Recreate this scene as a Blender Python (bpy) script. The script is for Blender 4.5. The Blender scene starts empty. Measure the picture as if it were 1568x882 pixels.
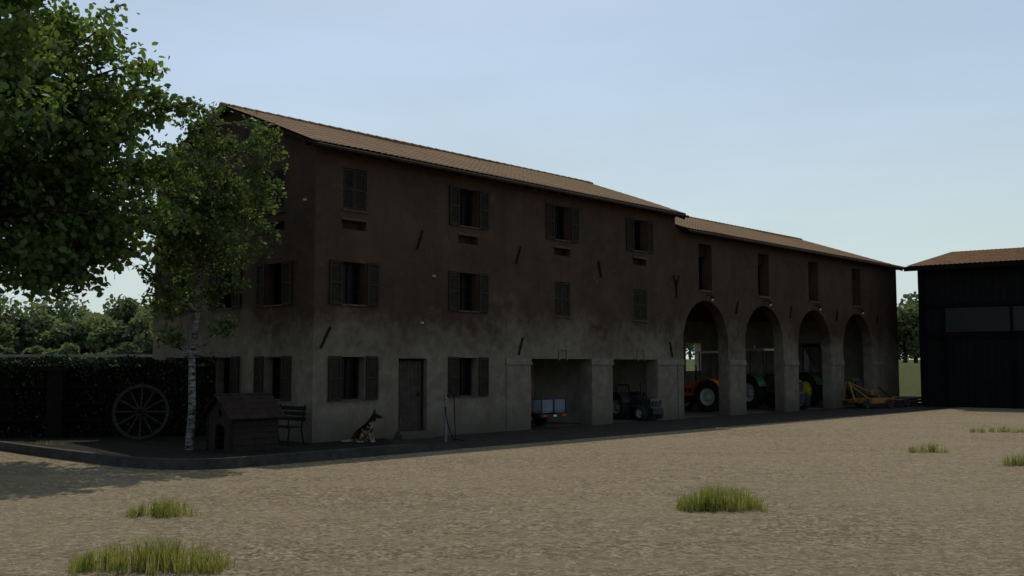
import bpy, bmesh, math, random
import numpy as np
from mathutils import Vector, Matrix
random.seed(7); R=math.radians
scene=bpy.context.scene
# ------------------------------------------------------------------ helpers
def link(o,parent=None):
    scene.collection.objects.link(o)
    if parent is not None: o.parent=parent
    return o
def empty(name,loc=(0,0,0),rz=0,parent=None,s=1):
    o=bpy.data.objects.new(name,None); o.location=loc; o.rotation_euler=(0,0,rz); o.scale=(s,s,s)
    o.empty_display_size=.3
    return link(o,parent)
class MB:
    def __init__(s): s.v=[];s.f=[];s.m=[];s.sm=[];s.M=Matrix.Identity(4)
    def add(s,vs,fs,mi=0,M=None,smooth=False):
        b=len(s.v); T=s.M if M is None else s.M@M
        for p in vs: s.v.append(tuple(T@Vector(p)))
        for f in fs: s.f.append([b+i for i in f]); s.m.append(mi); s.sm.append(smooth)
    def box(s,x0,x1,y0,y1,z0,z1,mi=0,M=None):
        vs=[(x,y,z) for x in(x0,x1) for y in(y0,y1) for z in(z0,z1)]
        s.add(vs,[(0,1,3,2),(4,6,7,5),(0,4,5,1),(2,3,7,6),(0,2,6,4),(1,5,7,3)],mi,M)
    def hexa(s,a,b,mi=0,M=None):   # two quads (bottom/top) 4 pts each
        s.add(list(a)+list(b),[(3,2,1,0),(4,5,6,7),(0,1,5,4),(1,2,6,5),(2,3,7,6),(3,0,4,7)],mi,M)
    def prism(s,poly,axis,a,b,mi=0,M=None):
        n=len(poly)
        def P(u,w,h):
            return (u,h,w) if axis=='y' else ((h,u,w) if axis=='x' else (u,w,h))
        vs=[P(u,w,a) for u,w in poly]+[P(u,w,b) for u,w in poly]
        fs=[list(range(n))[::-1],list(range(n,2*n))]+[(i,(i+1)%n,n+(i+1)%n,n+i) for i in range(n)]
        s.add(vs,fs,mi,M)
    def tube(s,p0,p1,r0,r1=None,n=8,mi=0,M=None,caps=True,smooth=True):
        if r1 is None:r1=r0
        p0=Vector(p0);p1=Vector(p1);d=(p1-p0)
        if d.length<1e-6:return
        d.normalize(); a=d.orthogonal().normalized(); b=d.cross(a)
        vs=[]
        for p,r in((p0,r0),(p1,r1)):
            for i in range(n):
                t=2*math.pi*i/n; vs.append(p+a*(r*math.cos(t))+b*(r*math.sin(t)))
        s.add(vs,[(i,(i+1)%n,n+(i+1)%n,n+i) for i in range(n)],mi,M,smooth)
        if caps: s.add(vs,[list(range(n))[::-1],list(range(n,2*n))],mi,M)
    def path(s,pts,rs,n=8,mi=0,M=None):
        for i in range(len(pts)-1): s.tube(pts[i],pts[i+1],rs[i],rs[i+1],n,mi,M,caps=(i==len(pts)-2))
    def lathe_y(s,prof,c,n=28,mi=0,M=None,smooth=True):
        vs=[];k=len(prof)
        for i in range(n):
            t=2*math.pi*i/n
            for r,y in prof: vs.append((c[0]+r*math.cos(t),c[1]+y,c[2]+r*math.sin(t)))
        fs=[]
        for i in range(n):
            j=(i+1)%n
            for q in range(k-1): fs.append((i*k+q,j*k+q,j*k+q+1,i*k+q+1))
        s.add(vs,fs,mi,M,smooth)
    def obj(s,name,mats,parent=None,bevel=0,fix=True):
        me=bpy.data.meshes.new(name); me.from_pydata(s.v,[],s.f)
        for m in mats: me.materials.append(m)
        me.polygons.foreach_set('material_index',s.m); me.polygons.foreach_set('use_smooth',s.sm)
        me.update()
        if fix:
            bm=bmesh.new(); bm.from_mesh(me); bmesh.ops.recalc_face_normals(bm,faces=bm.faces); bm.to_mesh(me); bm.free()
        o=bpy.data.objects.new(name,me); link(o,parent)
        if bevel:
            m=o.modifiers.new('b','BEVEL'); m.width=bevel; m.segments=2; m.limit_method='ANGLE'
        return o
def cut(o,c):
    m=o.modifiers.new('cut','BOOLEAN'); m.operation='DIFFERENCE'; m.solver='EXACT'; m.object=c
    bpy.context.view_layer.update()
    dg=bpy.context.evaluated_depsgraph_get()
    me=bpy.data.meshes.new_from_object(o.evaluated_get(dg))
    o.modifiers.clear(); o.data=me; bpy.data.objects.remove(c)
# ------------------------------------------------------------------ materials
class N:
    def __init__(s,name):
        s.mat=bpy.data.materials.new(name); s.mat.use_nodes=True; s.t=s.mat.node_tree; s.n=s.t.nodes; s.l=s.t.links
        s.b=s.n['Principled BSDF']; s.tc=s.n.new('ShaderNodeTexCoord'); s.co=s.tc.outputs['Object']
    def mapping(s,scale,co=None):
        m=s.n.new('ShaderNodeMapping'); m.inputs['Scale'].default_value=scale; s.l.new(co or s.co,m.inputs[0]); return m.outputs[0]
    def noise(s,scale,detail=4,rough=.55,co=None,dist=0):
        x=s.n.new('ShaderNodeTexNoise'); x.inputs['Scale'].default_value=scale; x.inputs['Detail'].default_value=detail
        x.inputs['Roughness'].default_value=rough; x.inputs['Distortion'].default_value=dist
        s.l.new(co or s.co,x.inputs['Vector']); return x.outputs['Fac']
    def vor(s,scale,co=None,out='Distance',feature='F1'):
        x=s.n.new('ShaderNodeTexVoronoi'); x.feature=feature; x.inputs['Scale'].default_value=scale; s.l.new(co or s.co,x.inputs['Vector']); return x.outputs[out]
    def ramp(s,fac,stops):
        r=s.n.new('ShaderNodeValToRGB'); e=r.color_ramp.elements
        while len(e)<len(stops): e.new(.5)
        for i,(p,c) in enumerate(stops):
            e[i].position=p; e[i].color=(c,c,c,1) if isinstance(c,(int,float)) else (*c,1)
        s.l.new(fac,r.inputs[0]); return r.outputs[0]
    def mix(s,fac,a,b,mode='MIX'):
        m=s.n.new('ShaderNodeMix'); m.data_type='RGBA'; m.blend_type=mode; m.clamp_factor=True
        for v,i in((fac,0),(a,6),(b,7)):
            if isinstance(v,(int,float)): m.inputs[i].default_value=v if i==0 else (v,v,v,1)
            elif isinstance(v,tuple): m.inputs[i].default_value=(*v,1)
            else: s.l.new(v,m.inputs[i])
        return m.outputs[2]
    def math(s,op,a,b=0,c=0):
        m=s.n.new('ShaderNodeMath'); m.operation=op
        for v,i in((a,0),(b,1),(c,2)):
            if isinstance(v,(int,float)): m.inputs[i].default_value=v
            else: s.l.new(v,m.inputs[i])
        return m.outputs[0]
    def sep(s,co=None):
        x=s.n.new('ShaderNodeSeparateXYZ'); s.l.new(co or s.co,x.inputs[0]); return x.outputs
    def bump(s,h,strength=.4,dist=.02):
        b=s.n.new('ShaderNodeBump'); b.inputs['Strength'].default_value=strength; b.inputs['Distance'].default_value=dist
        s.l.new(h,b.inputs['Height']); s.l.new(b.outputs[0],s.b.inputs['Normal'])
    def fin(s,col,rough=.85,spec=.25,metal=0):
        if isinstance(col,tuple): s.b.inputs['Base Color'].default_value=(*col,1)
        else: s.l.new(col,s.b.inputs['Base Color'])
        if isinstance(rough,(int,float)): s.b.inputs['Roughness'].default_value=rough
        else: s.l.new(rough,s.b.inputs['Roughness'])
        s.b.inputs['Specular IOR Level'].default_value=spec; s.b.inputs['Metallic'].default_value=metal
        return s.mat
def simple(name,c,rough=.7,var=.35,scale=6,spec=.3,metal=0,bump=.15):
    n=N(name); f=n.noise(scale,5,.6)
    lo=tuple(x*(1-var) for x in c); hi=tuple(min(1,x*(1+var)) for x in c)
    col=n.ramp(f,[(.3,lo),(.7,hi)])
    if bump: n.bump(n.noise(scale*8,3),bump,.01)
    return n.fin(col,rough,spec,metal)
def plaster(name,up,lo,zt=2.95):
    n=N(name); z=n.sep()[2]
    a=n.noise(.45,6,.62,dist=.4); b=n.noise(3.0,7,.68); e=n.noise(1.3,7,.7,dist=.6)
    st=n.noise(1.0,5,.6,co=n.mapping((2.2,2.2,.3)))
    zz=n.math('ADD',z,n.math('MULTIPLY_ADD',a,-3.0,1.5)); zz=n.math('ADD',zz,n.math('MULTIPLY_ADD',e,-2.6,1.3))
    zz=n.math('ADD',zz,n.math('MULTIPLY_ADD',b,-1.2,.6))
    wdt=1.5
    fac=n.math('MULTIPLY_ADD',zz,1/wdt,-zt/wdt+.5)
    m=n.n.new('ShaderNodeClamp'); n.l.new(fac,m.inputs[0])
    upc=n.ramp(b,[(.25,tuple(x*.70 for x in up)),(.5,up),(.78,tuple(x*1.4 for x in up))])
    upc=n.mix(n.ramp(e,[(.40,0),(.62,.7)]),upc,(up[0]*.74,up[1]*.86,up[2]*1.0))
    upc=n.mix(n.ramp(a,[(.45,0),(.60,.6)]),upc,(up[0]*1.40,up[1]*1.38,up[2]*1.3))
    loc=n.ramp(b,[(.3,tuple(x*.66 for x in lo)),(.5,lo),(.7,tuple(x*1.28 for x in lo))])
    loc=n.mix(n.ramp(e,[(.42,0),(.58,.6)]),loc,(lo[0]*.72,lo[1]*.65,lo[2]*.57))
    col=n.mix(m.outputs[0],loc,upc)
    fk=n.noise(1.9,8,.75,dist=1.0)
    col=n.mix(n.ramp(fk,[(.625,0),(.64,.4)]),col,(lo[0]*.8,lo[1]*.75,lo[2]*.68))
    col=n.mix(n.ramp(st,[(.34,.35),(.5,0)]),col,n.mix(1,col,.70,'MULTIPLY'))
    dz=n.math('ADD',z,n.math('MULTIPLY_ADD',b,-.9,.45))
    col=n.mix(n.ramp(dz,[(0.02,.75),(.8,0)]),col,tuple(x*.42 for x in lo))
    n.bump(n.math('ADD',n.noise(18,6,.7),n.math('MULTIPLY',e,2.5)),.5,.035)
    return n.fin(col,.93,.08)
UP=(.0510,.0325,.0235); LO=(.150,.131,.104)
M_plas=plaster('old_plaster',UP,LO)
M_plas2=simple('inner_plaster',(.27,.24,.20),.95,.35,1.2,.1)
M_band=simple('stone_band',(.130,.114,.092),.9,.3,4)
def tiles():
    n=N('roof_tiles'); co=n.mapping((4.8,2.9,0)); 
    c=n.vor(1.0,co,'Color'); s=n.n.new('ShaderNodeSeparateColor'); n.l.new(c,s.inputs[0])
    col=n.ramp(s.outputs[0],[(0,(.130,.074,.033)),(.5,(.150,.087,.039)),(1,(.180,.107,.050))])
    col=n.mix(n.ramp(n.noise(.6,6,.65),[(.38,0),(.65,.6)]),col,(.118,.074,.038))
    n.bump(n.noise(30,4),.3,.01)
    return n.fin(col,.92,.1)
M_tile=tiles()
M_wood=simple('old_wood',(.034,.025,.019),.85,.45,9)
M_shut=simple('shutter_wood',(.026,.0205,.0155),.85,.35,9,.1)
M_dwood=simple('dark_timber',(.014,.011,.009),.88,.4,5,.1)
M_frame=simple('window_frame_wood',(.013,.010,.008),.8,.3,9,.15)
M_pane=simple('window_glass',(.003,.003,.004),.3,.2,3,.10,bump=0)
M_iron=simple('wrought_iron',(.005,.0045,.0045),.7,.3,20,.12)
M_sill=simple('sill_stone',(.066,.056,.046),.9,.3,9,.1)
M_white=simple('white_enamel',(.5,.5,.48),.5,.1,5,bump=0)
M_conc=simple('kerb_concrete',(.036,.034,.032),.9,.4,4,.12,bump=.4)
M_tyre=simple('tyre_rubber',(.018,.018,.018),.85,.3,20)
M_blk=simple('black_metal',(.018,.018,.019),.5,.3,12)
# ------------------------------------------------------------------ world / light / camera
w=bpy.data.worlds.new('World'); scene.world=w; w.use_nodes=True
nt=w.node_tree; bg=nt.nodes['Background']
sky=nt.nodes.new('ShaderNodeTexSky'); sky.sky_type='NISHITA'; sky.sun_disc=False
SUN=Vector((-.05,.72,1.0)).normalized()
sky.sun_elevation=math.asin(SUN.z); sky.sun_rotation=math.atan2(SUN.x,SUN.y)
sky.air_density=1.0; sky.dust_density=1.2; sky.ozone_density=1.0; sky.altitude=50
tc=nt.nodes.new('ShaderNodeTexCoord'); mp=nt.nodes.new('ShaderNodeMapping'); mp.inputs['Scale'].default_value=(1.2,1.2,4.5)
mp.inputs['Rotation'].default_value=(0,.25,.3)
nt.links.new(tc.outputs['Generated'],mp.inputs[0])
nz=nt.nodes.new('ShaderNodeTexNoise'); nz.inputs['Scale'].default_value=1.6; nz.inputs['Detail'].default_value=7; nz.inputs['Roughness'].default_value=.55
nt.links.new(mp.outputs[0],nz.inputs['Vector'])
rp=nt.nodes.new('ShaderNodeValToRGB'); rp.color_ramp.elements[0].position=.38; rp.color_ramp.elements[0].color=(.30,.30,.30,1)
rp.color_ramp.elements[1].position=.74; rp.color_ramp.elements[1].color=(.80,.80,.80,1)
nt.links.new(nz.outputs['Fac'],rp.inputs[0])
mx=nt.nodes.new('ShaderNodeMix'); mx.data_type='RGBA'; nt.links.new(rp.outputs[0],mx.inputs[0])
nt.links.new(sky.outputs[0],mx.inputs[6]); mx.inputs[7].default_value=(3.2,4.15,5.0,1)
sx=nt.nodes.new('ShaderNodeSeparateXYZ'); nt.links.new(tc.outputs['Generated'],sx.inputs[0])
hr=nt.nodes.new('ShaderNodeValToRGB'); hr.color_ramp.interpolation='EASE'
hr.color_ramp.elements[0].position=0; hr.color_ramp.elements[0].color=(.9,.9,.9,1)
hr.color_ramp.elements[1].position=.32; hr.color_ramp.elements[1].color=(.12,.12,.12,1)
nt.links.new(sx.outputs[2],hr.inputs[0])
mh=nt.nodes.new('ShaderNodeMix'); mh.data_type='RGBA'; nt.links.new(hr.outputs[0],mh.inputs[0])
nt.links.new(mx.outputs[2],mh.inputs[6]); mh.inputs[7].default_value=(4.75,5.55,5.4,1)
nt.links.new(mh.outputs[2],bg.inputs[0]); bg.inputs[1].default_value=.125
sl=bpy.data.lights.new('sun','SUN'); sl.energy=3.1; sl.angle=R(.5); sl.color=(1,.93,.80)
so=bpy.data.objects.new('sun',sl); link(so); so.rotation_euler=(-SUN).to_track_quat('-Z','Y').to_euler(); so.location=(0,20,40)
cam=bpy.data.cameras.new('camera'); cam.sensor_width=36; cam.lens=35.7; cam.clip_end=3000; cam.clip_start=.1
co=bpy.data.objects.new('camera',cam); link(co); co.location=(0,0,2.0); co.rotation_euler=(R(90+4.37),0,0); scene.camera=co
scene.view_settings.view_transform='Standard'; scene.view_settings.look='None'; scene.view_settings.exposure=0
# ------------------------------------------------------------------ building frame
CX,CY=-5.06,25.9; ANG=math.atan2(.737,.676)
def W(s,t,z=0): return Vector((CX+.676*s-.737*t,CY+.737*s+.676*t,z))
# ---- ground
def ground_mat():
    n=N('gravel_ground')
    v=n.vor(13); v2=n.vor(22,out='Color'); sc=n.n.new('ShaderNodeSeparateColor'); n.l.new(v2,sc.inputs[0])
    a=n.noise(.20,4,.55); b=n.noise(1.6,7,.7); c=n.noise(6,9,.88); st=n.noise(1,4,.6,co=n.mapping((.10,.9,1)))
    base=n.ramp(c,[(.38,(.064,.045,.024)),(.465,(.165,.126,.076)),(.54,(.242,.192,.120)),(.64,(.42,.345,.235))])
    base=n.mix(n.ramp(sc.outputs[0],[(.60,0),(1,.6)]),base,(.40,.335,.235))
    base=n.mix(n.ramp(sc.outputs[1],[(.58,0),(.95,.7)]),base,(.058,.043,.026))
    base=n.mix(n.ramp(b,[(.38,.35),(.55,0)]),base,(.12,.089,.052))
    base=n.mix(n.ramp(a,[(.42,0),(.62,.35)]),base,(.245,.197,.128))
    base=n.mix(n.ramp(st,[(.48,0),(.64,.45)]),base,(.220,.176,.116))
    h=n.math('ADD',n.math('MULTIPLY',v,-1.2),n.math('MULTIPLY',c,2.4)); h=n.math('ADD',h,n.math('MULTIPLY',b,1.5))
    n.bump(h,.7,.04)
    return n.fin(base,.95,.06)
g=MB(); g.add([(-1500,-300,0),(1500,-300,0),(1500,2500,0),(-1500,2500,0)],[(0,1,2,3)],0)
g.obj('ground',[ground_mat()],fix=False)
def grass_mat():
    n=N('grass_field'); c=n.noise(8,6,.7); a=n.noise(.12,4)
    col=n.ramp(c,[(.3,(.026,.036,.011)),(.55,(.065,.080,.024)),(.8,(.12,.125,.045))])
    col=n.mix(n.ramp(a,[(.4,0),(.65,.5)]),col,(.085,.085,.036)); n.bump(c,.8,.15)
    return n.fin(col,.95,.05)
M_grassf=grass_mat()
gh=MB(); ys=[58,60,63,67,72,78,86,96,120,170,260,420,800]
zs=[.004,.1,.45,.95,1.5,2.0,2.3,2.4,2.5,2.6,2.7,3,4]
gh.add([((i-40)*8,y,z+(0 if j<2 else .25*math.sin((i-40)*.88+y*.07)*min(1,j/4))) for j,(y,z) in enumerate(zip(ys,zs)) for i in range(81)],
  [(j*81+i,j*81+i+1,(j+1)*81+i+1,(j+1)*81+i) for j in range(12) for i in range(80)],0,smooth=True)
gh.obj('hill',[M_grassf],fix=False)
pa=MB(); 
pa.add([W(0,-3.62,.004),W(40,-4.0,.004),W(40,.3,.004),W(0,.3,.004)],[(0,1,2,3)],0)
pa.obj('pavement',[simple('worn_asphalt',(.028,.024,.020),.95,.45,3,.1,bump=.5)],fix=False)
fl=MB(); fl.add([W(7.9,.3,.006),W(37.3,.3,.006),W(37.3,10.8,.006),W(7.9,10.8,.006)],[(0,1,2,3)],0)
fl.obj('barn_floor',[simple('beaten_earth_floor',(.10,.08,.06),.95,.4,2,.1,bump=.4)],fix=False)
kp=[(-16,27.2),(-12.7,24.7),(-10.4,22.6),(-8.8,21.2),(-7.6,20.2),(-6.6,19.75),(-5.7,19.85),(-4.9,20.6),(-2.4,23.35),(-1.3,24.55)]
bed=MB(); poly=[Vector((x,y,.05)) for x,y in kp[:-1]]+[W(2.5,0.1,.05),W(0,0.1,.05),W(0,12,.05),Vector((-22,34,.05))]
bed.add(poly,[list(range(len(poly)))],0)
bed.obj('planting_bed',[simple('dark_soil',(.018,.016,.012),.95,.5,5,.05,bump=.6)],fix=False)
kb=MB(); k2=[]
pts=[Vector((x,y,0)) for x,y in kp]
sm_=[]
for i in range(len(pts)-1):
    p0=pts[max(i-1,0)];p1=pts[i];p2=pts[i+1];p3=pts[min(i+2,len(pts)-1)]
    for k in range(4):
        t=k/4; sm_.append(.5*((2*p1)+(p2-p0)*t+(2*p0-5*p1+4*p2-p3)*t*t+(3*p1-p0-3*p2+p3)*t**3))
pts=sm_+[pts[-1]]
for i,p in enumerate(pts):
    d=(pts[min(i+1,len(pts)-1)]-pts[max(i-1,0)]).normalized(); nrm=Vector((-d.y,d.x,0)); k2.append((p,nrm))
nk=len(k2)
for i in range(nk-1):
    (p,n1),(q,n2)=k2[i],k2[i+1]; h1=.2-.15*max(0,(i-(nk-5))/4); h2=.2-.15*max(0,(i+1-(nk-5))/4)
    a=[p,q,q+n2*.2,p+n1*.2]; b=[p+n1*.015+Vector((0,0,h1)),q+n2*.015+Vector((0,0,h2)),q+n2*.19+Vector((0,0,h2)),p+n1*.19+Vector((0,0,h1))]
    kb.hexa(a,b,0)
kb.obj('concrete_kerb',[M_conc],bevel=0)

# ------------------------------------------------------------------ house
house=empty('farmhouse',(CX,CY,0),ANG)
barn=empty('arcade_barn',(CX,CY,0),ANG)
HL=16.62; HD=8.2; EH=7.74; RH=9.3; TH=.45
cols=[1.28,5.57,9.93,14.3]
zt=(6.68,4.17,1.67)
WW,WH=.8,1.12
def Tm(x,y,z,rz=0): return Matrix.Translation((x,y,z))@Matrix.Rotation(rz,4,'Z')
front=MB(); front.box(0,HL,0,TH,0,EH); fw=front.obj('front_wall',[M_plas])
c=MB()
opens=[];closed=[]
for i,s in enumerate(cols):
    for r in range(3):
        if r==2 and i>1: continue
        c.box(s-WW/2,s+WW/2,-.2,.8,zt[r]-WH/2,zt[r]+WH/2)
        (closed if (r==0 and i==0) or (r==1 and i>1) else opens).append((s,zt[r]))
    c.box(s-.42,s+.40,-.2,.32,5.60,5.84)
c.box(2.87,3.93,-.2,.8,.2,2.2)
c.box(8.34,11.43,-.2,.8,-.2,2.22); c.box(12.6,15.3,-.2,.8,-.2,2.22)
cut(fw,c.obj('c',[])); fw.parent=house
bw=MB(); bw.box(0,HL,HD-TH,HD,0,EH); bwo=bw.obj('back_wall',[M_plas])
c=MB(); c.box(13.2,15.2,HD-1,HD+.3,.9,2.3); cut(bwo,c.obj('c',[])); bwo.parent=house
def gable(x0,x1,D,eh,rh,y0,y1):
    m=MB(); sl=(rh-eh)/(D/2)
    m.prism([(y0,0),(y1,0),(y1,eh+(D-y1)*sl),(D/2,rh),(y0,eh+y0*sl)],'x',x0,x1); return m
gw=gable(0,TH,HD,EH,RH,TH,HD-TH).obj('gable_wall',[M_plas])
c=MB(); gts=[1.75,4.15,6.5]
for t in gts:
    for r in range(3): c.box(-.3,.8,t-WW/2,t+WW/2,zt[r]-WH/2,zt[r]+WH/2)
    c.box(-.3,.32,t-.4,t+.4,5.60,5.84)
cut(gw,c.obj('c',[])); gw.parent=house
gable(HL-TH,HL,HD,EH,RH,TH,HD-TH).obj('far_gable_wall',[M_plas],house)
inn=MB(); inn.box(7.6,7.9,TH,HD-TH,0,2.9); inn.box(7.9,HL-TH,TH,HD-TH,2.7,2.9)
inn.box(7.9,12.3,3.2,3.35,0,2.7); inn.box(12.15,12.3,.9,3.2,0,2.7)
inn.box(12.3,HL-TH-.02,TH+.5,HD-TH-.02,2.55,2.69); inn.box(HL-TH-.13,HL-TH-.01,TH,HD-TH,0,2.55)
inn.obj('inner_walls',[M_plas2],house)
# windows
wm=MB(); sm=MB(); tr=MB()
def shutter(m,M,x0,x1,h,y=-.055):
    st=.055
    m.box(x0,x0+st,y,y+.04,-h/2,h/2,0,M); m.box(x1-st,x1,y,y+.04,-h/2,h/2,0,M)
    for z in (-h/2,-.03,h/2-.07): m.box(x0+st,x1-st,y,y+.04,z,z+.07,0,M)
    z=-h/2+.075
    while z<h/2-.11:
        m.add([(x0+st,y+.005,z),(x1-st,y+.005,z),(x1-st,y+.035,z+.045),(x0+st,y+.035,z+.045)],[(0,1,2,3)],0,M); z+=.052
    m.box(x0+st,x1-st,y+.036,y+.039,-h/2+.07,h/2-.07,0,M)
def window(M,closed_=False):
    W2,H2=WW/2,WH/2
    if not closed_:
        y=.26
        wm.box(-W2,W2,y+.03,y+.04,-H2,H2,1,M)
        for a,b in((-W2,-W2+.04),(-.02,.02),(W2-.04,W2)): wm.box(a,b,y-.01,y+.03,-H2,H2,0,M)
        for a in(-H2,H2-.04): wm.box(-W2+.04,W2-.04,y-.01,y+.03,a,a+.04,0,M)
        for a in(-H2/3,H2/3): wm.box(-W2+.04,W2-.04,y+.005,y+.028,a-.009,a+.009,0,M)
        k1,k2_=random.uniform(-.02,.02),random.uniform(-.02,.02)
        shutter(sm,M@Matrix.Rotation(k1,4,'Z'),-W2-.42,-W2-.02,WH+.04,-.062); shutter(sm,M@Matrix.Rotation(k2_,4,'Z'),W2+.02,W2+.42,WH+.04,-.062)
    else:
        shutter(sm,M,-W2+.01,-.005,WH-.02,.02); shutter(sm,M,.005,W2-.01,WH-.02,.02)
        wm.box(-W2,W2,.12,.13,-H2,H2,1,M)
    tr.box(-W2-.04,W2+.04,-.05,.21,-H2-.035,-H2+.003,0,M)
for s,z in opens: window(Tm(s,0,z))
for s,z in closed: window(Tm(s,0,z),True)
for t in gts:
    for r in range(3): window(Tm(0,t,zt[r],R(-90)),r==0)
for s in cols: tr.box(s-.44,s+.42,-.04,.05,5.845,5.90)
wm.obj('windows',[M_frame,M_pane],house); sm.obj('shutters',[M_shut,M_iron],house)
# door
d=MB(); d.box(2.9,3.9,.2,.24,.2,2.18,0)
for i in range(7): d.box(2.93+i*.138,2.93+i*.138+.13,.18,.2,.22,2.12,0)
d.box(2.87,2.93,.14,.2,.2,2.2,1); d.box(3.87,3.93,.14,.2,.2,2.2,1); d.box(2.93,3.87,.14,.2,2.13,2.2,1)
d.box(3.72,3.76,.14,.18,1.15,1.25,2); d.obj('door',[M_wood,M_dwood,M_iron],house)
tr.box(2.75,4.05,-.30,0,0,.13,0); tr.box(2.82,3.98,-.12,.14,.13,.2,0)
# pier plinths & imposts
def pier(m,a,b,z=2.03):
    m.box(a,b,-.028,.0,0.0,z,1); m.box(a-.04,b+.04,-.07,.0,z,z+.06,0); m.box(a-.02,b+.02,-.05,0,z+.06,z+.2,0)
pl=MB()
for a,b in((7.22,8.33),(11.44,12.59),(15.31,16.6)): pier(pl,a,b)
for s,z0,z1 in((9.93,2.17,2.55),(14.3,2.18,2.6)):
    pl.box(s-.22,s-.18,-.04,-.003,z0,z1); pl.box(s+.18,s+.22,-.04,-.003,z0,z1); pl.box(s-.18,s+.18,-.04,-.003,z1-.04,z1)
pl.obj('pier_facings',[M_band,M_plas],house); tr.obj('sills_and_steps',[M_sill],house)
# iron wall anchors
an=MB()
def anchor(m,s,z,dx,L=.55):
    a=Vector((s-dx/2,-.045,z-L/2)); b=Vector((s+dx/2,-.045,z+L/2)); m.tube(a,b,.03,.03,6); m.tube((s,-.045,z),(s,.02,z),.035,.035,6)
for s,z,dx in((3.6,5.55,.2),(7.75,5.45,.2),(11.9,5.3,-.16),(.35,2.72,.3),(7.85,2.6,.2),(16.2,2.6,-.16)): anchor(an,s,z,dx)
for dx,z in((-.2,5.4),(.2,5.4),(0,4.55)): an.tube((16.6+dx,-.045,z),(16.6,-.045,5.0),.028,.028,6)
an.obj('wall_anchors',[M_iron],house)
li=MB()
for s,z in((3.7,3.2),(4.15,4.55)):
    li.tube((s,-.08,z),(s,.0,z),.03,.04,8)
li.tube((-.08,.4,6.3),(0,.4,6.3),.03,.04,8)
li.obj('insulators',[simple('glazed_ceramic',(.3,.3,.29),.5,.1,5,bump=0)],house)
# roofs
def roof(name,parent,s0,s1,D,eh,rh,ov=.42):
    m=MB(); sl=(rh-eh)/(D/2); top=.10
    ns=int((s1-s0)/.052); L=math.hypot(D/2+ov,(D/2+ov)*sl); rows=int(L/.40); L=D/2+ov
    for side in(0,1):
        vs=[];fs=[]
        for r in range(rows):
            for e in(0,1):
                q=(r+e)/rows; dist=-ov+q*L if side==0 else D+ov-q*L
                hh=eh+(-ov+q*L)*sl+top+(.010*(1-e))
                for i in range(ns+1):
                    s=s0+(s1-s0)*i/ns; ph=(s/.208)%1.0
                    z=hh+.017*abs(math.sin(math.pi*ph))**.8
                    vs.append((s,dist,z+.006*math.sin(s*1.7)+.018*math.sin(s*.43+q*2)+.008*math.sin(s*1.1+q*5)))
        n1=ns+1
        for k in range(rows*2-1):
            for i in range(ns): fs.append((k*n1+i,k*n1+i+1,(k+1)*n1+i+1,(k+1)*n1+i))
        m.add(vs,fs,0)
        y0=-ov+.03 if side==0 else D+ov-.03; 
        za=eh+(-ov+.03)*sl; 
        m.hexa([(s0+.02,y0,za+.0),(s1-.02,y0,za),(s1-.02,D/2,rh),(s0+.02,D/2,rh)],[(s0+.02,y0,za+.075),(s1-.02,y0,za+.075),(s1-.02,D/2,rh+.075),(s0+.02,D/2,rh+.075)],1)
        if side==0:
            s=s0+.25
            while s<s1-.1:
                m.hexa([(s,y0+.03,za-.10),(s+.09,y0+.03,za-.10),(s+.09,.0,eh-.1),(s,.0,eh-.1)],[(s,y0+.03,za-.003),(s+.09,y0+.03,za-.003),(s+.09,.0,eh+.0-.003),(s,.0,eh-.003)],1); s+=.62
            s=s0
            while s<s1-.1:
                m.tube((s+.104,-ov-.02,za+.06),(s+.104,-ov+.25,za+.06+.27*sl),.062,.05,8,2); s+=.208
            m.tube((s0,-ov-.07,za+.0),(s1,-ov-.07,za+.0),.05,.05,8,2)
    s=s0
    while s<s1-.05:
        e=min(s+.42,s1); m.tube((s,D/2,rh+.09),(e,D/2,rh+.08),.10,.09,10,0); s+=.38
    return m.obj(name,[M_tile,M_dwood,simple('eave_tile_ends',(.030,.019,.013),.9,.4,5,.1)],parent)
roof('roof',house,-.32,HL+.16,HD,EH,RH)
# ------------------------------------------------------------------ barn
B0=HL+.004; B1=37.6; BD=11.0; BE=7.2; BR=9.05
def archpoly(a,b,zs,n=18):
    r=(b-a)/2; cx=(a+b)/2
    return [(a,-.2),(b,-.2)]+[(cx+r*math.cos(math.pi*i/n),zs+r*math.sin(math.pi*i/n)) for i in range(n+1)]
front=MB(); front.box(B0,B1,0,TH,0,BE); fw=front.obj('front_wall',[M_plas])
c=MB(); arches=[(17.08+4.63*k,17.08+4.63*k+3.27) for k in range(4)]
for a,b in arches:
    c.prism(archpoly(a,b,2.9),'y',-.2,.8); cx=(a+b)/2
    c.box(cx-.48,cx+.48,-.2,.8,4.95,6.75)
cut(fw,c.obj('c',[])); fw.parent=barn
bw=MB(); bw.box(B0,B1,BD-TH,BD,0,BE); bwo=bw.obj('back_wall',[M_plas2])
c=MB()
for s in (19.2,23,26.8,30.6,34.4): c.box(s-.8,s+.8,BD-1,BD+.3,1.7,3.3)  # one opening is known; the others are added so daylight brightens the hall
cut(bwo,c.obj('c',[])); bwo.parent=barn
eo=gable(B1-TH,B1,BD,BE,BR,TH,BD-TH).obj('end_wall',[M_plas])
c=MB(); c.box(B1-1,B1+.3,1.7,2.8,5.6,7.0); cut(eo,c.obj('c',[])); eo.parent=barn
ce=MB(); ce.box(B0,B1-TH,TH,BD-TH,4.72,4.86)
s=B0+.4
while s<B1-.6: ce.box(s,s+.16,TH,BD-TH,4.5,4.72); s+=1.15
ce.obj('ceiling',[simple('ceiling_wood',(.08,.058,.04),.9,.3,5)],barn)
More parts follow.
